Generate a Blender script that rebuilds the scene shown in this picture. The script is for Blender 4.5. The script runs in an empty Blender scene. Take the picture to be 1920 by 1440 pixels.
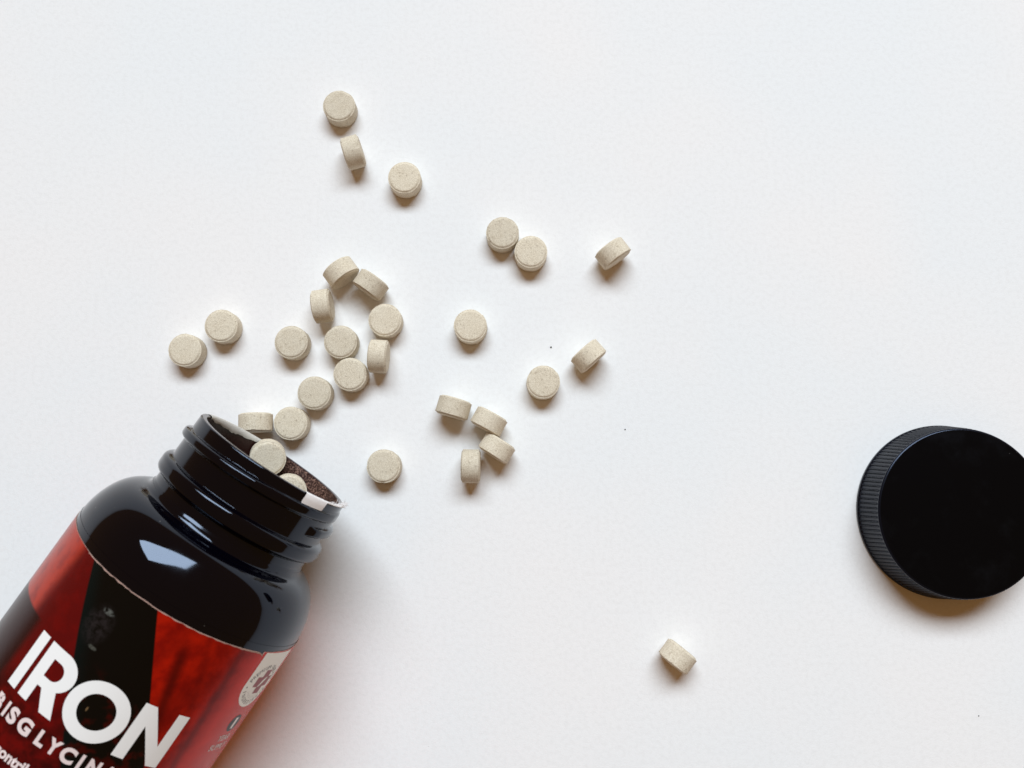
import bpy, bmesh, math, random
from mathutils import Vector, Matrix, noise

R = math.radians
MM = 0.001
scene = bpy.context.scene
COL = scene.collection

# ------------------------------------------------------------------ camera
cam_d = bpy.data.cameras.new('camera')
cam = bpy.data.objects.new('camera', cam_d)
COL.objects.link(cam)
cam.location = (0, 0, 213.95 * MM)
cam.rotation_euler = (R(6.124), 0, 0)
cam_d.sensor_width = 36
cam_d.lens = 1650 * 36 / 1920
cam_d.clip_start = 0.01
cam_d.clip_end = 20
cam_d.dof.use_dof = True
cam_d.dof.focus_distance = 0.209
cam_d.dof.aperture_fstop = 26
scene.camera = cam

# ------------------------------------------------------------------ world: the dim warm room
world = bpy.data.worlds.new('World')
scene.world = world
world.use_nodes = True
bg = world.node_tree.nodes['Background']
bg.inputs['Color'].default_value = (1.0, 0.52, 0.19, 1)
bg.inputs['Strength'].default_value = 0.205

# ------------------------------------------------------------------ the window beyond the top of the picture
WX0, WX1, WZ0, WZ1, WY = -0.58, 0.78, 0.92, 1.98, 1.0
ld = bpy.data.lights.new('window_light', 'AREA')
ld.shape = 'RECTANGLE'
ld.size = WX1 - WX0
ld.size_y = WZ1 - WZ0
ld.energy = 65.5
ld.color = (0.79, 0.905, 1.0)
lo = bpy.data.objects.new('window_light', ld)
COL.objects.link(lo)
lo.location = ((WX0 + WX1) / 2, WY, (WZ0 + WZ1) / 2)
lo.rotation_euler = (R(-90), 0, 0)

scene.view_settings.view_transform = 'Standard'
scene.view_settings.look = 'None'
scene.view_settings.exposure = 0.0
scene.view_settings.gamma = 1.0
scene.render.engine = 'CYCLES'
scene.cycles.max_bounces = 8

# ------------------------------------------------------------------ material helpers
def mat(name, color=(0.5, 0.5, 0.5), rough=0.5, ior=1.45, **kw):
    m = bpy.data.materials.new(name)
    m.use_nodes = True
    b = m.node_tree.nodes['Principled BSDF']
    b.inputs['Base Color'].default_value = (*color, 1)
    b.inputs['Roughness'].default_value = rough
    b.inputs['IOR'].default_value = ior
    for k, v in kw.items():
        b.inputs[k.replace('_', ' ')].default_value = v
    return m

class NT:
    """small node-building helper"""
    def __init__(self, m):
        self.t = m.node_tree
        self.n = self.t.nodes
        self.b = self.n['Principled BSDF']
    def link(self, a, b):
        self.t.links.new(a, b)
    def _set(self, sock, v):
        if isinstance(v, bpy.types.NodeSocket):
            self.link(v, sock)
        elif isinstance(v, (tuple, list)) and len(v) == 3 and sock.type == 'RGBA':
            sock.default_value = (*v, 1)
        else:
            sock.default_value = v
    def math(self, op, a, b=0.0, c=0.0, clamp=False):
        n = self.n.new('ShaderNodeMath')
        n.operation = op
        n.use_clamp = clamp
        for s, v in zip(n.inputs, (a, b, c)):
            self._set(s, v)
        return n.outputs[0]
    def smooth(self, x, lo, hi):
        n = self.n.new('ShaderNodeMapRange')
        n.interpolation_type = 'SMOOTHSTEP'
        self._set(n.inputs['Value'], x)
        n.inputs['From Min'].default_value = lo
        n.inputs['From Max'].default_value = hi
        return n.outputs[0]
    def mix(self, f, a, b):
        n = self.n.new('ShaderNodeMix')
        n.data_type = 'RGBA'
        self._set(n.inputs[0], f)
        self._set(n.inputs[6], a)
        self._set(n.inputs[7], b)
        return n.outputs[2]
    def coord(self, kind='Object'):
        return self.n.new('ShaderNodeTexCoord').outputs[kind]
    def noise(self, vec, scale, detail=3, rough=0.55, dist=0.0):
        n = self.n.new('ShaderNodeTexNoise')
        self.link(vec, n.inputs['Vector'])
        n.inputs['Scale'].default_value = scale
        n.inputs['Detail'].default_value = detail
        n.inputs['Roughness'].default_value = rough
        n.inputs['Distortion'].default_value = dist
        return n.outputs[0]
    def voronoi(self, vec, scale):
        n = self.n.new('ShaderNodeTexVoronoi')
        self.link(vec, n.inputs['Vector'])
        n.inputs['Scale'].default_value = scale
        return n
    def vadd(self, a, b):
        n = self.n.new('ShaderNodeVectorMath')
        n.operation = 'ADD'
        self._set(n.inputs[0], a)
        self._set(n.inputs[1], b)
        return n.outputs[0]
    def vmul(self, a, v):
        n = self.n.new('ShaderNodeVectorMath')
        n.operation = 'MULTIPLY'
        self._set(n.inputs[0], a)
        n.inputs[1].default_value = v
        return n.outputs[0]
    def bump(self, h, dist, strength=1.0):
        n = self.n.new('ShaderNodeBump')
        n.inputs['Strength'].default_value = strength
        n.inputs['Distance'].default_value = dist
        self.link(h, n.inputs['Height'])
        self.link(n.outputs[0], self.b.inputs['Normal'])
    def color(self, c):
        self.link(c, self.b.inputs['Base Color'])

# white paper of the table top
m_paper = mat('white_paper', (0.86, 0.86, 0.86), 0.9, 1.3)
t = NT(m_paper)
oc = t.coord()
fib = t.noise(oc, 2600, 4, 0.7)
fine = t.noise(oc, 900, 3, 0.6)
broad = t.noise(oc, 13, 3, 0.5)
c = t.mix(t.smooth(broad, 0.3, 0.7), (0.858, 0.872, 0.874), (0.895, 0.876, 0.862))
c = t.mix(t.math('MULTIPLY', t.smooth(fine, 0.60, 0.30), 0.14), c, (0.66, 0.64, 0.62))
c = t.mix(t.math('MULTIPLY', t.smooth(fib, 0.58, 0.72), 0.10), c, (0.60, 0.57, 0.54))
v = t.voronoi(oc, 105)
keep = t.math('GREATER_THAN', t.n.new('ShaderNodeSeparateColor').outputs[0], 0.5)
sc = [n for n in t.n if n.type == 'SEPARATE_COLOR'][0]
t.link(v.outputs['Color'], sc.inputs[0])
keep = t.math('GREATER_THAN', sc.outputs[0], 0.72)
dist_lim = t.math('MULTIPLY', sc.outputs[1], 0.022)
speck = t.math('MULTIPLY', keep, t.math('LESS_THAN', v.outputs['Distance'], dist_lim))
c = t.mix(t.math('MULTIPLY', speck, 0.5), c, (0.20, 0.18, 0.17))
t.color(c)
t.bump(t.math('ADD', fib, t.math('MULTIPLY', fine, 0.6)), 0.00005, 0.7)
# tablet: pressed beige granules
m_tab = mat('pressed_tablet', (0.6, 0.54, 0.43), 0.75, 1.4)
t = NT(m_tab)
oi = t.n.new('ShaderNodeObjectInfo')
rv = t.n.new('ShaderNodeCombineXYZ')
t.link(t.math('MULTIPLY', oi.outputs['Random'], 1.0), rv.inputs[0])
t.link(t.math('MULTIPLY', oi.outputs['Random'], 3.7), rv.inputs[1])
vec = t.vadd(t.coord(), rv.outputs[0])
g1 = t.noise(vec, 4300, 3, 0.75)
g2 = t.noise(vec, 1500, 4, 0.7)
g3 = t.noise(vec, 350, 2, 0.5)
c = t.mix(t.smooth(g1, 0.40, 0.62), (0.63, 0.54, 0.40), (0.85, 0.765, 0.615))
c = t.mix(t.math('MULTIPLY', t.smooth(g2, 0.55, 0.68), t.math('MULTIPLY_ADD', oi.outputs['Random'], 0.5, 0.15)), c, (0.40, 0.315, 0.215))
pit = t.voronoi(vec, 1300)
ps = t.n.new('ShaderNodeSeparateColor')
t.link(pit.outputs['Color'], ps.inputs[0])
pitm = t.math('MULTIPLY', t.math('GREATER_THAN', ps.outputs[0], 0.82), t.math('LESS_THAN', pit.outputs['Distance'], 0.28))
c = t.mix(t.math('MULTIPLY', pitm, 0.38), c, (0.33, 0.25, 0.16))
c = t.mix(t.math('MULTIPLY', t.smooth(g3, 0.35, 0.7), 0.25), c, (0.84, 0.77, 0.63))
tone = t.math('MULTIPLY_ADD', t.math('FRACT', t.math('MULTIPLY', oi.outputs['Random'], 17.3)), 0.14, 0.88)
hs = t.n.new('ShaderNodeHueSaturation')
t.link(c, hs.inputs['Color'])
t.link(tone, hs.inputs['Value'])
t.color(hs.outputs[0])
t.bump(t.math('SUBTRACT', t.math('ADD', g1, t.math('MULTIPLY', g2, 1.2)), t.math('MULTIPLY', pitm, 0.8)), 0.00012, 0.7)

# dark glossy PET of the bottle
m_pet = mat('dark_glossy_plastic', (0.0008, 0.0005, 0.0008), 0.04, 1.49)
m_pet.node_tree.nodes['Principled BSDF'].inputs['Specular Tint'].default_value = (0.70, 0.80, 1.0, 1)
t = NT(m_pet)
oc = t.coord()
t.bump(t.math('ADD', t.noise(oc, 120, 2, 0.5), t.math('MULTIPLY', t.noise(oc, 420, 2, 0.5), 0.12)), 0.00005, 0.3)
pv = t.voronoi(oc, 620)
pc = t.n.new('ShaderNodeSeparateColor')
t.link(pv.outputs['Color'], pc.inputs[0])
dustm = t.math('MULTIPLY', t.math('GREATER_THAN', pc.outputs[0], 0.93), t.math('LESS_THAN', pv.outputs['Distance'], t.math('MULTIPLY', pc.outputs[1], 0.11)))
t.color(t.mix(t.math('MULTIPLY', dustm, 0.35), (0.0007, 0.0006, 0.0022), (0.5, 0.45, 0.4)))
smear = t.noise(oc, 70, 4, 0.6)
t.link(t.math('MULTIPLY_ADD', t.smooth(smear, 0.45, 0.75), 0.09, 0.035), t.b.inputs['Roughness'])

# inside of the neck, dusted with tablet powder
m_in = mat('dusty_brown_plastic', (0.03, 0.008, 0.006), 0.35, 1.5)
t = NT(m_in)
oc = t.coord()
dust = t.noise(oc, 2400, 4, 0.75)
clump = t.noise(oc, 260, 3, 0.6)
d = t.math('MULTIPLY', t.smooth(dust, 0.47, 0.60), t.smooth(clump, 0.28, 0.60))
vd = t.n.new('ShaderNodeVectorMath')
vd.operation = 'DOT_PRODUCT'
t.link(oc, vd.inputs[0])
vd.inputs[1].default_value = (math.sin(0.974), -math.cos(0.974), 0)
d = t.math('MULTIPLY', d, t.smooth(vd.outputs['Value'], -0.006, 0.003))
t.color(t.mix(d, (0.020, 0.0035, 0.0025), (0.30, 0.165, 0.12)))
t.link(t.math('ADD', 0.3, t.math('MULTIPLY', d, 0.5)), t.b.inputs['Roughness'])
t.bump(dust, 0.0001, 0.6)

m_rim = mat('greyish_lip_plastic', (0.045, 0.03, 0.034), 0.22, 1.56)  # lip plastic, greyer and paler than the rest of the bottle
m_cap = mat('black_satin_plastic', (0.0010, 0.0011, 0.0014), 0.32, 1.30)
m_cap.node_tree.nodes['Principled BSDF'].inputs['Specular Tint'].default_value = (0.6, 0.7, 1.0, 1)
t = NT(m_cap)
oc = t.coord()
t.bump(t.noise(oc, 5000, 2, 0.5), 0.00001, 0.35)
pv = t.voronoi(oc, 260)
pc = t.n.new('ShaderNodeSeparateColor')
t.link(pv.outputs['Color'], pc.inputs[0])
dustm = t.math('MULTIPLY', t.math('GREATER_THAN', pc.outputs[0], 0.86), t.math('LESS_THAN', pv.outputs['Distance'], t.math('MULTIPLY', pc.outputs[1], 0.045)))
haze = t.smooth(t.noise(oc, 90, 5, 0.65), 0.5, 0.8)
c = t.mix(haze, (0.0009, 0.0010, 0.0013), (0.0026, 0.0026, 0.0028))
t.color(t.mix(t.math('MULTIPLY', dustm, 0.35), c, (0.30, 0.28, 0.26)))
t.link(t.math('MULTIPLY_ADD', haze, 0.12, 0.26), t.b.inputs['Roughness'])
m_cap_side = mat('black_ribbed_plastic', (0.0030, 0.0040, 0.0075), 0.25, 1.36)
m_cap_side.node_tree.nodes['Principled BSDF'].inputs['Specular Tint'].default_value = (0.66, 0.75, 1.0, 1)
m_white_print = mat('white_print', (0.86, 0.85, 0.83), 0.35, 1.38)
m_pink_print = mat('pinkish_white_print', (0.78, 0.65, 0.63), 0.35, 1.38)
m_badge = mat('badge_white_print', (0.90, 0.88, 0.82), 0.4, 1.36)
m_dark_print = mat('dark_grey_print', (0.04, 0.036, 0.04), 0.4, 1.36)
m_cross = mat('dull_red_print', (0.30, 0.06, 0.065), 0.4, 1.36)
m_edge = mat('cut_paper_edge', (0.42, 0.27, 0.22), 0.8, 1.4)
m_seal = mat('white_seal_foil', (0.90, 0.87, 0.86), 0.55, 1.45)
t = NT(m_seal)
t.bump(t.noise(t.coord(), 1300, 3, 0.6), 0.0001, 0.5)
m_film = mat('grey_white_liner_film', (0.62, 0.60, 0.55), 0.45, 1.45)
t = NT(m_film)
t.bump(t.noise(t.coord(), 900, 3, 0.6), 0.0002, 0.6)
m_crumb = mat('dark_crumb', (0.03, 0.028, 0.025), 0.8, 1.4)

# printed label artwork, drawn in label millimetres (U round the bottle, V along it)
m_label = mat('printed_label', (0.3, 0.01, 0.01), 0.26, 1.32)
t = NT(m_label)
uvn = t.n.new('ShaderNodeUVMap')
uvn.uv_map = 'label_mm'
sep = t.n.new('ShaderNodeSeparateXYZ')
t.link(uvn.outputs[0], sep.inputs[0])
U = t.math('MULTIPLY', sep.outputs[0], 100.0)
V = t.math('MULTIPLY', sep.outputs[1], 100.0)
uvm = t.vmul(uvn.outputs[0], (100, 100, 0))
streaky = t.noise(t.vmul(uvn.outputs[0], (100, 26, 0)), 0.16, 3, 0.55)
blotch = t.noise(uvm, 0.25, 3, 0.6)
# W is the slanted coordinate in which the black band has straight sides
W = t.math('ADD', U, t.math('MULTIPLY', V, 0.565))
red = t.mix(t.smooth(blotch, 0.3, 0.7), (0.22, 0.0028, 0.0010), (0.38, 0.0080, 0.0014))
red = t.mix(t.math('MULTIPLY', t.smooth(streaky, 0.48, 0.70), 0.42), red, (0.11, 0.0010, 0.0012))
# soft dark diagonal strokes of the artwork
k1 = t.math('ABSOLUTE', t.math('SUBTRACT', U, t.math('MULTIPLY_ADD', V, -0.26, 11.4)))
k1 = t.math('MULTIPLY', t.smooth(k1, 1.9, 0.1), t.smooth(V, 0.0, -7.0))
red = t.mix(t.math('MULTIPLY', k1, 0.80), red, (0.05, 0.0008, 0.001))
k2 = t.math('ABSOLUTE', t.math('SUBTRACT', U, t.math('MULTIPLY_ADD', V, -0.09, 23.0)))
red = t.mix(t.math('MULTIPLY', t.smooth(k2, 1.5, 0.1), 0.62), red, (0.10, 0.001, 0.001))
k3 = t.math('ABSOLUTE', t.math('SUBTRACT', U, t.math('MULTIPLY_ADD', V, -0.40, 15.2)))
red = t.mix(t.math('MULTIPLY', t.smooth(k3, 1.2, 0.1), 0.35), red, (0.12, 0.001, 0.001))
# left field: orange red that deepens to wine
left_dark = t.smooth(t.math('ADD', U, t.math('MULTIPLY', V, -0.10)), -17.5, -14.0)
lred = t.mix(left_dark, (0.40, 0.024, 0.006), (0.095, 0.0022, 0.0026))
lred = t.mix(t.math('MULTIPLY', t.smooth(blotch, 0.42, 0.7), 0.5), lred, (0.15, 0.0022, 0.0022))
# the near-black field below it
kd = t.math('MULTIPLY', t.smooth(V, -14.4, -15.0), t.smooth(U, -12.6, -15.2))
lred = t.mix(kd, lred, (0.022, 0.0030, 0.0026))
lower = t.math('MULTIPLY', t.smooth(V, -20.0, -30.0), t.smooth(blotch, 0.65, 0.35))
lred = t.mix(t.math('MULTIPLY', lower, 0.75), lred, (0.018, 0.001, 0.0015))
# black band with a trace of teal, mottled dark red lower down
black = t.mix(t.smooth(W, -11.6, -7.5), (0.0010, 0.0045, 0.0045), (0.0016, 0.0016, 0.0014))
mott = t.math('MULTIPLY', t.smooth(V, -13.0, -20.0), t.smooth(t.noise(uvm, 0.30, 2, 0.5), 0.50, 0.66))
black = t.mix(t.math('MULTIPLY', mott, 0.8), black, (0.045, 0.0012, 0.0010))
# vague grey smudges printed in the band
def blob(cu, cv, ru, rv, soft0=1.0, soft1=0.1):
    a = t.math('POWER', t.math('DIVIDE', t.math('SUBTRACT', U, cu), ru), 2.0)
    b = t.math('POWER', t.math('DIVIDE', t.math('SUBTRACT', V, cv), rv), 2.0)
    return t.smooth(t.math('ADD', a, b), soft0, soft1)
sm_n = t.noise(uvm, 0.9, 4, 0.65, 0.6)
s1 = t.math('MULTIPLY', blob(-3.0, -8.3, 3.4, 4.6, 1.0, 0.0), t.smooth(sm_n, 0.32, 0.68))
black = t.mix(t.math('MULTIPLY', s1, 0.7), black, (0.024, 0.019, 0.020))
s2 = t.math('MULTIPLY', blob(-2.6, -5.4, 1.5, 0.7), t.smooth(sm_n, 0.40, 0.62))
black = t.mix(t.math('MULTIPLY', s2, 0.8), black, (0.13, 0.135, 0.12))
s3 = t.math('MULTIPLY', blob(-1.4, -12.0, 1.1, 0.45), t.smooth(sm_n, 0.40, 0.6))
black = t.mix(t.math('MULTIPLY', s3, 0.8), black, (0.11, 0.11, 0.09))
s4 = blob(4.25, -21.2, 0.22, 0.55)
black = t.mix(t.math('MULTIPLY', s4, 0.7), black, (0.22, 0.13, 0.06))
c = t.mix(t.smooth(W, -11.98, -11.55), lred, black)
c = t.mix(t.smooth(W, 4.15, 4.45), c, red)
right_lit = t.smooth(U, 24.0, 29.0)  # light from the right, painted into the label as a brighter red
c = t.mix(t.math('MULTIPLY', right_lit, 0.55), c, (0.80, 0.026, 0.008))
t.color(c)
t.bump(t.noise(uvm, 0.5, 3, 0.5), 0.00006, 0.25)

# ------------------------------------------------------------------ object helpers
def link(name, me, parent=None, loc=None):
    o = bpy.data.objects.new(name, me)
    COL.objects.link(o)
    if parent:
        o.parent = parent
    if loc is not None:
        o.location = loc
    return o

def tag(o, label=None, category=None, group=None, kind=None):
    for k, v in (('label', label), ('category', category), ('group', group), ('kind', kind)):
        if v:
            o[k] = v
    return o

def mesh_from(name, verts, faces, mats, smooth=True, fmat=None, sharp=None):
    me = bpy.data.meshes.new(name)
    me.from_pydata([tuple(v) for v in verts], [], faces)
    for m in (mats if isinstance(mats, (list, tuple)) else [mats]):
        me.materials.append(m)
    if fmat:
        me.polygons.foreach_set('material_index', fmat)
    me.polygons.foreach_set('use_smooth', [smooth] * len(me.polygons))
    me.validate()
    me.update()
    if sharp:
        me.set_sharp_from_angle(angle=R(sharp))
    return me

def grid_faces(rows, cols, closed=True):
    f = []
    for i in range(rows - 1):
        for j in range(cols if closed else cols - 1):
            k = (j + 1) % cols
            f.append((i * cols + j, i * cols + k, (i + 1) * cols + k, (i + 1) * cols + j))
    return f

# ------------------------------------------------------------------ table
tv = [(-1.6, -1.5, 0), (1.6, -1.5, 0), (1.6, 0.96, 0), (-1.6, 0.96, 0)]
table = link('table_top', mesh_from('table_top', tv, [(0, 1, 2, 3)], m_paper, False))
tag(table, 'matt white paper covered table top', kind='structure')

# ------------------------------------------------------------------ bottle
ANG = 0.974
AX = Vector((math.cos(ANG), math.sin(ANG), 0))          # from the base towards the mouth
SIDE = Vector((math.sin(ANG), -math.cos(ANG), 0))
AXH = 25.87                                             # height of the axis
P0 = Vector((-67.52, -21.02, AXH))                      # on the axis, level with the top of the label
BASE_S = -78.0
root = bpy.data.objects.new('supplement_bottle', None)
COL.objects.link(root)
root.location = (P0 + AX * BASE_S - Vector((0, 0, AXH))) * MM
root.empty_display_size = 0.02
tag(root, 'dark glossy bottle lying open on its side, red and black label reading IRON', 'bottle')

def bp(s, r, a):
    """bottle coordinates (mm along axis, radius, angle from the top towards the right) to root-local metres"""
    w = P0 + AX * s + SIDE * (r * math.sin(a)) + Vector((0, 0, r * math.cos(a)))
    return w * MM - root.location

def bottle_lathe(name, prof, m, segs=256, disp=None, sharp=35, mats=None):
    vs, rows = [], len(prof)
    for (s, r) in prof:
        for j in range(segs):
            a = 2 * math.pi * j / segs
            rr = r + (disp(s, a) if disp else 0)
            vs.append(bp(s, rr, a))
    return link(name, mesh_from(name, vs, grid_faces(rows, segs), mats or m, True, sharp=sharp), root)

body_prof = [(-78.0, 0.02), (-77.2, 12), (-77.0, 17), (-77.9, 20), (-78.0, 22.2), (-77.4, 24.2), (-76.0, 25.5), (-74.0, 25.85),
             (-50, 25.85), (-20, 25.85), (0.0, 25.85), (1.0, 25.84), (2.2, 25.76), (3.2, 25.66), (4.2, 25.50), (5.2, 25.26), (6.2, 24.97),
             (7.2, 24.60), (8.2, 24.16), (9.1, 23.66), (9.9, 23.12), (10.6, 22.53), (11.2, 21.90), (11.7, 21.22), (12.1, 20.52),
             (12.4, 19.85), (12.62, 19.2), (12.82, 18.72), (13.1, 18.38), (13.5, 18.18), (14.0, 18.05)]
# smooth the profile
def resample(p, n=4):
    out = []
    for i in range(len(p) - 1):
        p0, p1, p2, p3 = p[max(i - 1, 0)], p[i], p[i + 1], p[min(i + 2, len(p) - 1)]
        for k in range(n):
            u = k / n
            out.append(tuple(0.5 * ((2 * b) + (-a + c_) * u + (2 * a - 5 * b + 4 * c_ - d_) * u * u + (-a + 3 * b - 3 * c_ + d_) * u ** 3)
                             for a, b, c_, d_ in zip(p0, p1, p2, p3)))
    out.append(p[-1])
    return out
bottle_lathe('bottle_body', body_prof[:9] + resample(body_prof[9:], 3)[1:], m_pet, 256, sharp=60)

def bellshape(x, w):
    x = abs(x) / w
    return 0 if x >= 1 else (1 - x ** 4.2) ** 1.0
def neck_disp(s, a):
    # lower bead, a full ring; a little flatter on its lower flank
    d = 0.0
    x = s - 18.55
    d = max(d, 1.45 * bellshape(x, 2.15 if x < 0 else 2.05))
    # one helical thread; helix parameter tt in degrees
    ad = math.degrees(a) % 360
    for k in (0, 360):
        tt = ad + k
        if 62 <= tt <= 470:
            sc_ = 23.55 + (tt - 75) * 0.0102
            h = 1.15
            if tt < 74:
                h *= math.sin((tt - 62) / 12 * math.pi / 2)
            if tt > 372:
                h *= 1 - 0.42 * min(1, (tt - 372) / 10)
            if tt > 440:
                h *= max(0, (470 - tt) / 30)
            d = max(d, h * bellshape(s - sc_, 1.22))
    return d
neck_prof = [(13.6, 18.15)]
s = 13.8
while s < 29.85:
    neck_prof.append((s, 17.8 + max(0, (14.6 - s)) * 0.35 - 0.12 * max(0, (s - 22) / 8)))
    s += 0.12
neck_prof += [(29.9, 17.64), (30.05, 17.55), (30.12, 17.42)]
bottle_lathe('neck', neck_prof, m_pet, 480, neck_disp, sharp=70)
bottle_lathe('lip', [(30.12, 17.42), (30.16, 17.2), (30.16, 16.65), (30.1, 16.42), (29.95, 16.32)], m_rim, 256)
bottle_lathe('inner_wall', [(29.95, 16.32), (24, 16.3), (14, 16.3), (11, 19), (8, 22), (4, 24), (-4, 24.6), (-74, 24.6), (-74.5, 20), (-74.5, 0.02)], m_in, 192)

# ---- label shell
RL = 25.97
def label_top(u):
    if u < -26:
        base = 0.5
    elif u < -12:
        base = 0.5 - 0.55 * (u + 26) / 14
    elif u < 28.4:
        base = -0.05 + 0.22 * max(0, (u - 8) / 20)
    else:
        base = 0.42 + 0.05 * (u - 28.6)
    base += 0.10 * noise.noise(Vector((u * 0.35, 0, 0))) + 0.05 * noise.noise(Vector((u * 1.7, 3, 0)))
    if 26.6 < u < 28.4:      # the lifted corner of the overlap
        base += -0.45 * ((u - 26.6) / 1.8) ** 2
    return base
LU0, LU1 = -RL * math.pi * 0.999, RL * math.pi * 0.999
def lp(u, v, r=RL):
    return bp(v, r, u / r if r == RL else u / RL)
nu = 720
us = [LU0 + (LU1 - LU0) * i / nu for i in range(nu + 1)]
us.append(28.38); us.append(28.42); us.sort()
vs, fc, fm, uvs = [], [], [], []
rowsn = 9
for i, u in enumerate(us):
    top = label_top(u)
    ew = 0.08 + 0.16 * max(0, 0.5 + noise.noise(Vector((u * 0.8, 7, 0)))) + (0.10 if 22 < u < 28.4 else 0)
    if u > 28.4 or u < -14:
        ew *= 0.15
    lift = 0.05 if -12 < u < 28.4 else 0.0
    rowsv = [(top, 25.86, top), (top, RL + lift, top), (top - ew, RL + lift * 0.6, top - ew), (top - 1.2, RL, top - 1.2),
             (-12, RL, -12), (-24, RL, -24), (-40, RL, -40), (-60, RL, -60), (-72, RL, -72)]
    for (v_, r_, uvv) in rowsv:
        vs.append(bp(v_, r_, u / RL))
        uvs.append((u / 100, uvv / 100))
n_u = len(us)
for i in range(n_u - 1):
    for k in range(rowsn - 1):
        fc.append((i * rowsn + k, i * rowsn + k + 1, (i + 1) * rowsn + k + 1, (i + 1) * rowsn + k))
        fm.append(1 if k < 2 else 0)
me = mesh_from('label', vs, fc, [m_label, m_edge], True, fm, sharp=50)
uvl = me.uv_layers.new(name='label_mm')
for lp_ in me.loops:
    uvl.data[lp_.index].uv = uvs[lp_.vertex_index]
label = link('label', me, root)
tag(label, 'glossy wrap label in red with a slanted black band')

# ---- flat print wrapped on the label
def wrap_print(name, bm, m, lift):
    """bm is flat: x = u mm, y = v mm. Cut it into strips and bend it round the bottle."""
    xs = [v.co.x for v in bm.verts]
    x = math.floor(min(xs)) + 0.0
    while x < max(xs):
        g = bm.verts[:] + bm.edges[:] + bm.faces[:]
        bmesh.ops.bisect_plane(bm, geom=g, dist=1e-5, plane_co=(x, 0, 0), plane_no=(1, 0, 0))
        x += 0.7
    for v_ in bm.verts:
        v_.co = bp(v_.co.y, RL + lift, v_.co.x / RL)
    bmesh.ops.recalc_face_normals(bm, faces=bm.faces)
    me = bpy.data.meshes.new(name)
    bm.to_mesh(me)
    bm.free()
    me.materials.append(m)
    # make every face look outwards
    o = link(name, me, label)
    return o

def fill_loops(loops):
    bm = bmesh.new()
    for lp_ in loops:
        vv = [bm.verts.new((x, y, 0)) for x, y in lp_]
        for i in range(len(vv)):
            bm.edges.new((vv[i], vv[(i + 1) % len(vv)]))
    bmesh.ops.triangle_fill(bm, use_beauty=True, use_dissolve=False, edges=bm.edges[:])
    return bm

def arc(cx, cy, rx, ry, a0, a1, n):
    return [(cx + rx * math.cos(R(a0 + (a1 - a0) * i / n)), cy + ry * math.sin(R(a0 + (a1 - a0) * i / n))) for i in range(n + 1)]

T_, B_ = -15.42, -26.35
letters = []
letters.append([[(-11.52, T_), (-9.2, T_), (-9.2, B_), (-11.45, B_)]])
ro = [(-8.2, T_), (-4.2, T_)] + arc(-4.0, -18.98, 3.85, 3.56, 88, -88, 20)[1:-1]
ro = [(-8.2, T_), (-4.0, T_)] + arc(-4.0, -18.98, 3.9, 3.56, 86, -58, 18) + [(0.15, B_), (-2.55, B_), (-4.75, -22.62 - 0.25), (-5.8, -22.87), (-5.8, B_), (-8.12, B_)]
rh = [(-5.85, -17.6), (-4.3, -17.6)] + arc(-4.3, -19.3, 1.72, 1.7, 86, -86, 12) + [(-5.85, -21.0)]
letters.append([ro, rh])
letters.append([arc(5.95, -20.9, 5.85, 5.6, 0, 360, 64)[:-1], arc(5.95, -20.9, 3.42, 3.3, 0, 360, 48)[:-1]])
letters.append([[(12.4, T_), (14.7, T_), (19.22, -22.3), (19.22, T_), (21.6, T_), (21.6, B_), (19.35, B_), (14.78, -19.4), (14.78, B_), (12.4, B_)]])
title = bmesh.new()
for lt in letters:
    b = fill_loops(lt)
    tmp = bpy.data.meshes.new('tmp')
    b.to_mesh(tmp); b.free()
    title.from_mesh(tmp)
    bpy.data.meshes.remove(tmp)
tag(wrap_print('title_lettering', title, m_white_print, 0.035), 'large white lettering IRON')

def glyph_mesh(ch, size=1.0, bold=0.0):
    cu = bpy.data.curves.new('glyph', 'FONT')
    cu.body = ch
    cu.size = size
    cu.offset = bold
    cu.resolution_u = 6
    ob = bpy.data.objects.new('glyph', cu)
    COL.objects.link(ob)
    dg = bpy.context.evaluated_depsgraph_get()
    dg.update()
    me = bpy.data.meshes.new_from_object(ob.evaluated_get(dg))
    bpy.data.objects.remove(ob)
    bpy.data.curves.remove(cu)
    return me

def text_bm(items):
    """items: (char, centre u, centre v, width, height, rotation, bold)"""
    bm = bmesh.new()
    for ch, cu_, cv_, w, h, rot, bold in items:
        me = glyph_mesh(ch, 1.0, bold)
        if not me.vertices:
            continue
        xs = [v.co.x for v in me.vertices]; ys = [v.co.y for v in me.vertices]
        x0, x1, y0, y1 = min(xs), max(xs), min(ys), max(ys)
        sx = w / (x1 - x0) if w else None
        sy = h / (y1 - y0) if h else None
        sx = sx or sy; sy = sy or sx
        for v in me.vertices:
            x = (v.co.x - (x0 + x1) / 2) * sx; y = (v.co.y - (y0 + y1) / 2) * sy
            v.co = (cu_ + x * math.cos(rot) - y * math.sin(rot), cv_ + x * math.sin(rot) + y * math.cos(rot), 0)
        bm.from_mesh(me)
        bpy.data.meshes.remove(me)
    return bm

sub = [('B', -10.3, 2.0), ('I', -8.1, 0.62), ('S', -6.15, 2.05), ('G', -3.05, 2.85), ('L', 0.75, 1.75), ('Y', 3.35, 2.5), ('C', 6.25, 2.7),
       ('I', 8.75, 0.62), ('N', 11.2, 2.3), ('A', 14.2, 2.6), ('T', 16.9, 2.1), ('E', 19.6, 1.75)]
tag(wrap_print('subtitle_lettering', text_bm([(c_, u, -29.68, w, 3.0 if c_ in 'SGC' else 2.86, 0, 0.05) for c_, u, w in sub]), m_pink_print, 0.035),
    'pale pinkish lettering BISGLYCINATE')

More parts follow.
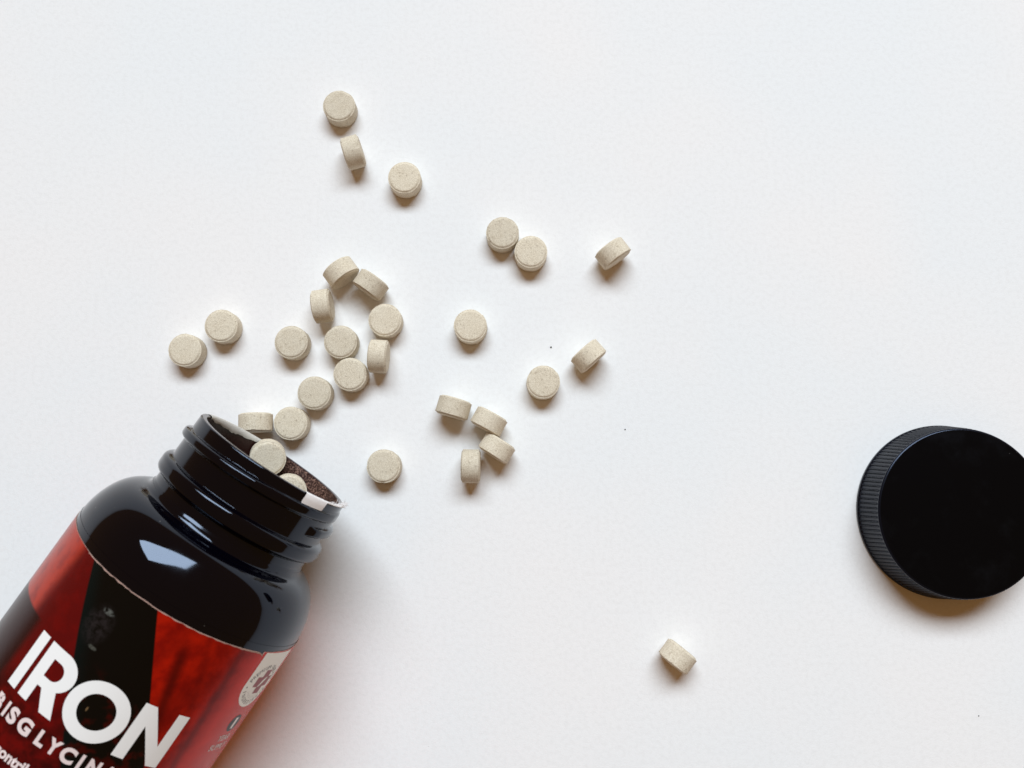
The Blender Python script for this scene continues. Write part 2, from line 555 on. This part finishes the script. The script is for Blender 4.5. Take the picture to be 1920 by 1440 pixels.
def line_text(txt, u0, base, cap, bold=0.02, track=0.0, center=False):
    me = glyph_mesh('H', 1.0, 0)
    ch_ = max(v.co.y for v in me.vertices)
    bpy.data.meshes.remove(me)
    me = glyph_mesh(txt, 1.0, bold)
    k = cap / ch_
    xs = [v.co.x for v in me.vertices]
    off = u0 - (k * (min(xs) + max(xs)) / 2 if center else k * min(xs))
    for v in me.vertices:
        v.co = (off + v.co.x * k, base + v.co.y * k, 0)
    bm = bmesh.new()
    bm.from_mesh(me)
    bpy.data.meshes.remove(me)
    return bm
tag(wrap_print('claim_lettering', line_text('contributes to', -5.3, -36.35, 1.85, 0.035), m_pink_print, 0.035), 'small pale lettering along the lower label')

# ---- white badge with ring lettering, cross and leaf
BU, BV = 34.55, -7.05
bd = [(29.3, 0.30), (BU + 5.25, 0.62)] + arc(BU, BV, 5.25, 5.25, 0, -180, 40)
tag(wrap_print('badge', fill_loops([bd[::-1]]), m_badge, 0.02), 'white rounded badge on the right of the label')
cu_, cv_, al, aw = 35.0, -6.45, 2.75, 1.15
cross = [(cu_ - aw, cv_ + al), (cu_ + aw, cv_ + al), (cu_ + aw, cv_ + aw), (cu_ + al, cv_ + aw), (cu_ + al, cv_ - aw), (cu_ + aw, cv_ - aw),
         (cu_ + aw, cv_ - al), (cu_ - aw, cv_ - al), (cu_ - aw, cv_ - aw), (cu_ - al, cv_ - aw), (cu_ - al, cv_ + aw), (cu_ - aw, cv_ + aw)]
leaf = []
for i in range(24):
    q = i / 12
    if q <= 1:
        leaf.append((cu_ - 1.1 + 2.3 * q, cv_ - 1.25 + 2.3 * q + 0.75 * math.sin(math.pi * q)))
    else:
        q = 2 - q
        leaf.append((cu_ - 1.1 + 2.3 * q, cv_ - 1.25 + 2.3 * q - 0.55 * math.sin(math.pi * q)))
tag(wrap_print('cross_emblem', fill_loops([cross, leaf]), m_cross, 0.04), 'dull red cross with a white leaf')
items = []
top_txt = '\u2022 PREMIUM QUALITY'
n = len(top_txt)
for i, ch in enumerate(top_txt):
    if ch == ' ':
        continue
    a = 188 - i * (176 / (n - 1))
    hh = 0.95 if ch != '\u2022' else 0.35
    items.append((ch, BU + 4.15 * math.cos(R(a)), BV + 4.15 * math.sin(R(a)), 0.62 if ch not in 'I\u2022M' else (0.16 if ch == 'I' else 0.35 if ch != 'M' else 0.8), hh, R(a - 90), 0.0))
bot = 'INGREDIENTS'
for i, ch in enumerate(bot):
    a = 203 + i * (134 / (len(bot) - 1))
    items.append((ch, BU + 4.15 * math.cos(R(a)), BV + 4.15 * math.sin(R(a)), 0.6 if ch != 'I' else 0.15, 0.9, R(a + 90), 0.0))
for i in range(11):
    for kk in range(2):
        a = 214 + i * 9.5
        rr = 3.15 - kk * 0.32
        items.append(('\u2022', BU + rr * math.cos(R(a)), BV + rr * math.sin(R(a)), 0.13, 0.13, 0, 0))
tag(wrap_print('badge_lettering', text_bm(items), m_dark_print, 0.04), 'tiny dark lettering running round the badge')
tag(wrap_print('count_disc', fill_loops([arc(35.1, -16.2, 1.95, 1.95, 0, 360, 40)[:-1]]), m_dark_print, 0.02), 'dark disc under the badge')
tag(wrap_print('count_numeral', text_bm([('1', 35.15, -16.2, 1.0, 2.6, 0, 0.03)]), m_white_print, 0.045), 'white numeral 1')
b1 = line_text('YEAR', 35.1, -20.2, 1.25, 0.02, center=True)
b2 = line_text('SUPPLY', 35.1, -22.3, 1.25, 0.02, center=True)
tmp = bpy.data.meshes.new('tmp'); b2.to_mesh(tmp); b2.free(); b1.from_mesh(tmp); bpy.data.meshes.remove(tmp)
tag(wrap_print('count_lettering', b1, m_pink_print, 0.04), 'tiny pale lettering YEAR SUPPLY')

# ---- what is left of the torn seal on the lip
random.seed(5)
def patch(name, a0, a1, fn_rows, m, na=90, thick=None):
    vs, cols = [], 0
    for i in range(na + 1):
        a = R(a0 + (a1 - a0) * i / na)
        rows = fn_rows(i / na, a)
        cols = len(rows)
        vs += [bp(s_, r_, a) for s_, r_ in rows]
    fc = []
    for i in range(na):
        for k in range(cols - 1):
            fc.append((i * cols + k, i * cols + k + 1, (i + 1) * cols + k + 1, (i + 1) * cols + k))
    me = mesh_from(name, vs, fc, m, True, sharp=60)
    return link(name, me, root)

def seal_rows(q, a):
    # folded over the outside of the lip, across its face, a little way inside
    tab = 1.0 if q < 0.345 else 0.0
    jag = noise.noise(Vector((q * 60, 1, 0))) * 0.25 + noise.noise(Vector((q * 200, 4, 0))) * 0.12
    if tab:
        e = min(1, q / 0.03, (0.345 - q) / 0.03)
        drop = 2.6 * (0.62 + 0.38 * math.sqrt(max(0, min(1, e * 1.2)))) + 0.28 * noise.noise(Vector((q * 18, 9, 0))) + 0.12 * noise.noise(Vector((q * 70, 3, 0)))
    else:
        drop = max(0.02, 0.10 + jag * 1.3)
    ro_ = 17.88 + (0.03 * noise.noise(Vector((q * 9, 8, 0))) if tab else 0)
    inn = 16.55 + (0.0 if tab else 0.45) + 0.9 * jag
    return [(30.3 - drop, ro_ - 0.01), (30.3 - drop * 0.5, ro_ + 0.03), (30.12, ro_), (30.28, 17.68), (30.34, 17.3), (30.32, 17.0 + jag * 0.5), (30.26, inn)]
sr = patch('seal_remnant', 43.0, 100, seal_rows, m_seal, 170)
tag(sr, 'torn white seal scrap folded over the lip')
# frayed fibres at the far end of the scrap
vs, fc = [], []
def fibre(p0, d, ln, r0):
    pts = []
    p = Vector(p0); dd = Vector(d).normalized()
    n = 6
    for i in range(n + 1):
        pts.append((p.copy(), r0 * (1 - 0.6 * i / n)))
        dd = (dd + Vector((random.uniform(-1, 1), random.uniform(-1, 1), random.uniform(-1, 1))) * 0.35).normalized()
        p += dd * ln / n
    base = len(vs)
    for i, (q, rr) in enumerate(pts):
        ax1 = dd.cross(Vector((0, 0, 1))).normalized(); ax2 = dd.cross(ax1).normalized()
        for k in range(4):
            vs.append(q + ax1 * rr * math.cos(k * math.pi / 2) + ax2 * rr * math.sin(k * math.pi / 2))
    for i in range(n):
        for k in range(4):
            fc.append((base + i * 4 + k, base + i * 4 + (k + 1) % 4, base + (i + 1) * 4 + (k + 1) % 4, base + (i + 1) * 4 + k))
for i in range(70):
    a = R(random.choice([random.uniform(66, 104), random.uniform(84, 106)]))
    s_ = 30.3 + random.uniform(-0.1, 0.15)
    rr = random.uniform(16.9, 17.9)
    p_ = bp(s_, rr, a)
    d = (AX * random.uniform(0.3, 1) + SIDE * random.uniform(-0.2, 1.0) + Vector((0, 0, random.uniform(-0.5, 0.5))))
    fibre(p_, d, random.uniform(0.4, 1.5) * MM, 0.055 * MM)
fb = link('seal_fibres', mesh_from('seal_fibres', vs, fc, m_seal), root)
fb['kind'] = 'stuff'

def film_rows(q, a):
    w = 0.25 + 1.35 * math.sin(math.pi * min(1, q * 1.02)) ** 0.8 * (0.55 + 0.45 * q) + 0.42 * noise.noise(Vector((q * 8, 2, 0))) + 0.15 * noise.noise(Vector((q * 30, 5, 0)))
    if q > 0.93:
        w *= (1 - q) / 0.07
    bulge = 0.25 * math.sin(math.pi * q)
    return [(30.22, 17.4), (30.30, 16.9), (30.24, 16.35), (30.0, 16.15), (30.0 - w * 0.5, 16.15 - bulge), (30.0 - w, 16.2 - bulge * 0.4)]
tag(patch('liner_film', -88, -151, film_rows, m_film, 120), 'thin whitish liner film stuck inside the lip')

# ------------------------------------------------------------------ tablets
def tablet_mesh(seed):
    rnd = random.Random(seed)
    half = [(0.0, 2.50), (1.2, 2.49), (2.4, 2.46), (3.1, 2.42), (3.32, 2.395), (3.44, 2.35), (3.54, 2.25), (3.64, 2.10), (3.72, 1.97), (3.77, 1.93), (3.95, 1.93), (3.99, 1.91), (4.0, 1.86), (4.0, 1.2), (4.0, 0.4)]
    half = [(r_, 1.93 + (z_ - 1.93) * 0.66) if z_ > 1.93 else (r_, z_) for r_, z_ in half]
    prof = half + [(r_, -z_) for r_, z_ in half[::-1]]
    segs = 96
    vs = []
    off = rnd.uniform(0, 100)
    chips = [(rnd.uniform(0, 6.28), rnd.choice((-1, 1)), rnd.uniform(0.10, 0.22), rnd.uniform(0.12, 0.38)) for _ in range(rnd.randint(2, 5))]
    for (r_, z_) in prof:
        for j in range(segs):
            a = 2 * math.pi * j / segs
            nz = noise.noise(Vector((math.cos(a) * 3 + off, math.sin(a) * 3, z_)))
            nf = noise.noise(Vector((math.cos(a) * 16 + off, math.sin(a) * 16, z_ * 3)))
            k = 1.0 if 3.3 < r_ and abs(z_) > 1.85 else 0.0
            rr = r_ + (0.03 * nz + 0.05 * nf) * k
            zz = z_ - (0.035 * nf + 0.02 * nz) * k * (1 if z_ > 0 else -1)
            if r_ > 3.2:
                for ca, sgn, wd, dp in chips:
                    da = abs((a - ca + math.pi) % (2 * math.pi) - math.pi)
                    if da < wd and z_ * sgn > 1.0:
                        f = (1 - (da / wd) ** 2) * dp * (0.7 + 0.6 * nf)
                        rr -= f * max(0, (r_ - 3.5)) * 2 * 0.5
                        zz -= sgn * f * 0.6 * max(0, r_ - 3.5) * 2
            vs.append((max(rr, 0.001) * math.cos(a) * MM, max(rr, 0.001) * math.sin(a) * MM, zz * MM))
    return mesh_from('tablet', vs, grid_faces(len(prof), segs), m_tab, True, sharp=30)
tab_meshes = [tablet_mesh(s_) for s_ in range(9)]
TH = 2.36 + 0.03
rt_ = random.Random(11)
TAB_GROUP = 'round beige tablets spilled from the bottle'
tab_count = 0
def place_tablet(m4, label, group=TAB_GROUP):
    global tab_count
    o = bpy.data.objects.new('tablet', tab_meshes[tab_count % 9])
    tab_count += 1
    COL.objects.link(o)
    spin = Matrix.Rotation(rt_.uniform(0, 6.28), 4, 'Z')
    flip = Matrix.Rotation(math.pi if rt_.random() < 0.5 else 0, 4, 'X')
    o.matrix_world = m4 @ spin @ flip
    tag(o, label, 'tablet', group)
    return o

flat = [
    (-42.91, 91.87, 'flat tablet lying farthest from the bottle mouth, above a tablet on edge'),
    (-26.47, 73.52, 'lone flat tablet to the lower right of the top two tablets'),
    (-2.32, 59.59, 'upper left tablet of the touching flat pair'),
    (4.60, 54.87, 'lower right tablet of the touching flat pair'),
    (-78.73, 30.72, 'outermost left flat tablet, leftmost of all the tablets'),
    (-70.21, 36.61, 'flat tablet just right of and above the leftmost tablet'),
    (-53.20, 32.63, 'single flat tablet midway between the left pair and the main cluster'),
    (-10.07, 36.63, 'isolated flat tablet between the main cluster and the dark crumb'),
    (7.51, 22.99, 'flat speckled tablet below the dark crumb, near the tablet on edge to its right'),
    (-30.51, 2.88, 'isolated flat tablet to the right of the bottle mouth'),
    (-47.36, 20.36, 'flat tablet in the chain, second out from the bottle mouth'),
    (-52.83, 13.09, 'flat tablet just beyond the bottle lip, touching a tablet on edge'),
    (-41.31, 32.72, 'flat tablet at the left of the cluster, under the upright tablet'),
    (-38.88, 24.87, 'flat tablet at the bottom of the cluster, left of a tablet on edge'),
    (-30.69, 38.04, 'flat tablet at the right of the cluster, below the leaning pair'),
]
for x, y, lab in flat:
    tilt = Matrix.Rotation(R(rt_.uniform(-0.3, 0.3)), 4, 'X')
    place_tablet(Matrix.Translation(Vector((x, y, 2.325)) * MM) @ tilt, lab)
edge = [
    (-41.55, 49.75, -53.2, 'left tablet of the pair on edge that meet at an angle'),
    (-34.30, 46.70, -125.0, 'right tablet of the pair on edge that meet at an angle'),
    (-45.88, 41.52, 8.2, 'tablet on edge below the angled pair, upper left of the cluster'),
    (-39.18, 80.04, 16.8, 'tablet on edge just below the farthest flat tablet, with a long shadow'),
    (-32.09, 29.22, -3.8, 'tablet on edge at the lower right of the cluster, seen upright'),
    (24.59, 54.55, -54.3, 'slanted tablet on edge to the right of the touching flat pair'),
    (18.44, 29.31, -48.8, 'slanted tablet on edge to the right of the dark crumb'),
    (-13.99, 16.83, -106.1, 'top left tablet of the group of four on edge'),
    (-5.52, 13.53, -118.7, 'top right tablet of the group of four on edge'),
    (-3.60, 7.20, -122.2, 'lower right tablet of the group of four on edge'),
    (-9.77, 2.89, -0.9, 'bottom tablet of the group of four on edge, standing upright'),
    (38.46, -41.09, -127.8, 'lone tablet on edge far down between bottle and cap'),
    (-61.20, 13.23, -88.3, 'tablet on edge behind the bottle lip, touching a flat tablet'),
]
for x, y, ang, lab in edge:
    m4 = Matrix.Translation(Vector((x, y, 4.0)) * MM) @ Matrix.Rotation(R(ang), 4, 'Z') @ Matrix.Rotation(R(90), 4, 'Y')
    place_tablet(m4, lab)
def neck_tablet(s_, alpha, lab, lean=None):
    # lying in the hollow of the neck, alpha degrees up from its lowest line
    al_ = math.pi - R(alpha)
    nrm = -(SIDE * math.sin(al_) + Vector((0, 0, math.cos(al_))))
    ctr = P0 + AX * s_ - nrm * (15.72 - 2.5)
    if lean is not None:
        nrm = Vector(lean).normalized()
    z = nrm; x = (AX - z * AX.dot(z)).normalized(); y = z.cross(x)
    m = Matrix((x, y, z)).transposed().to_4x4()
    place_tablet(Matrix.Translation(ctr * MM) @ m, lab)
neck_tablet(28.1, -20.0, 'tablet lying in the bottle mouth and hanging over its lip')
neck_tablet(24.5, 17.0, 'tablet half hidden inside the bottle neck', (0.24, -0.06, 1))

# ------------------------------------------------------------------ cap
cap = bpy.data.objects.new('screw_cap', None)
COL.objects.link(cap)
cap.location = Vector((103.5, -7.9, 0)) * MM
cap.empty_display_size = 0.02
tag(cap, 'black ribbed screw cap lying top up at the right edge', 'cap')
NR, SUB = 118, 8
segs = NR * SUB
prof = [(19.4, 0.15, 0), (20.35, 0.0, 0), (20.62, 0.12, 0), (20.68, 0.35, 0), (20.62, 0.85, 0), (20.42, 1.0, 0), (20.30, 1.15, 0.55), (20.24, 1.5, 1), (20.0, 3.5, 1), (19.78, 5.5, 1),
        (19.56, 7.5, 1), (19.40, 8.9, 1), (19.34, 9.25, 0.6), (19.33, 9.42, 0.0), (19.44, 9.55, 0), (19.50, 9.75, 0), (19.46, 9.98, 0), (19.30, 10.13, 0), (19.05, 10.2, 0)]
vs = []
for r_, z_, k in prof:
    for j in range(segs):
        a = 2 * math.pi * j / segs
        ph = (j % SUB) / SUB
        bumpv = max(0, math.cos(2 * math.pi * ph)) ** 1.3
        rr = r_ + (0.40 * bumpv - 0.10) * k
        vs.append((rr * math.cos(a) * MM, rr * math.sin(a) * MM, z_ * MM))
link('ribbed_skirt', mesh_from('ribbed_skirt', vs, grid_faces(len(prof), segs), m_cap_side, True, sharp=38), cap)
def ring_lathe(prof, segs, name, m, parent, sharp=30):
    vs = []
    for r_, z_ in prof:
        for j in range(segs):
            a = 2 * math.pi * j / segs
            vs.append((r_ * math.cos(a) * MM, r_ * math.sin(a) * MM, z_ * MM))
    return link(name, mesh_from(name, vs, grid_faces(len(prof), segs), m, True, sharp=sharp), parent)
ring_lathe([(19.05, 10.2), (18.4, 10.2), (12, 10.19), (6, 10.18), (0.002, 10.18)], 192, 'top_panel', m_cap, cap)
ring_lathe([(19.4, 0.15), (19.3, 1.5), (18.6, 8.9), (0.002, 8.9)], 128, 'inner_liner', m_cap, cap)

# ------------------------------------------------------------------ crumbs on the table
def crumb(x, y, r, lab):
    bm = bmesh.new()
    bmesh.ops.create_icosphere(bm, subdivisions=2, radius=r * MM)
    for v_ in bm.verts:
        v_.co *= 1 + 0.35 * noise.noise(v_.co * 6000 + Vector((x, y, 0)))
        v_.co.z *= 0.7
    me = bpy.data.meshes.new('crumb')
    bm.to_mesh(me); bm.free()
    me.materials.append(m_crumb)
    o = link('crumb', me, None, Vector((x, y, r * 0.6)) * MM)
    tag(o, lab, 'crumb', 'dark crumbs on the table')
crumb(9.56, 32.05, 0.20, 'dark speck of a crumb above the flat speckled tablet')
crumb(27.49, 11.87, 0.15, 'tiny dark crumb on bare paper right of the group of four tablets')
crumb(109.67, -55.45, 0.13, 'tiny dark crumb on bare paper below the screw cap')
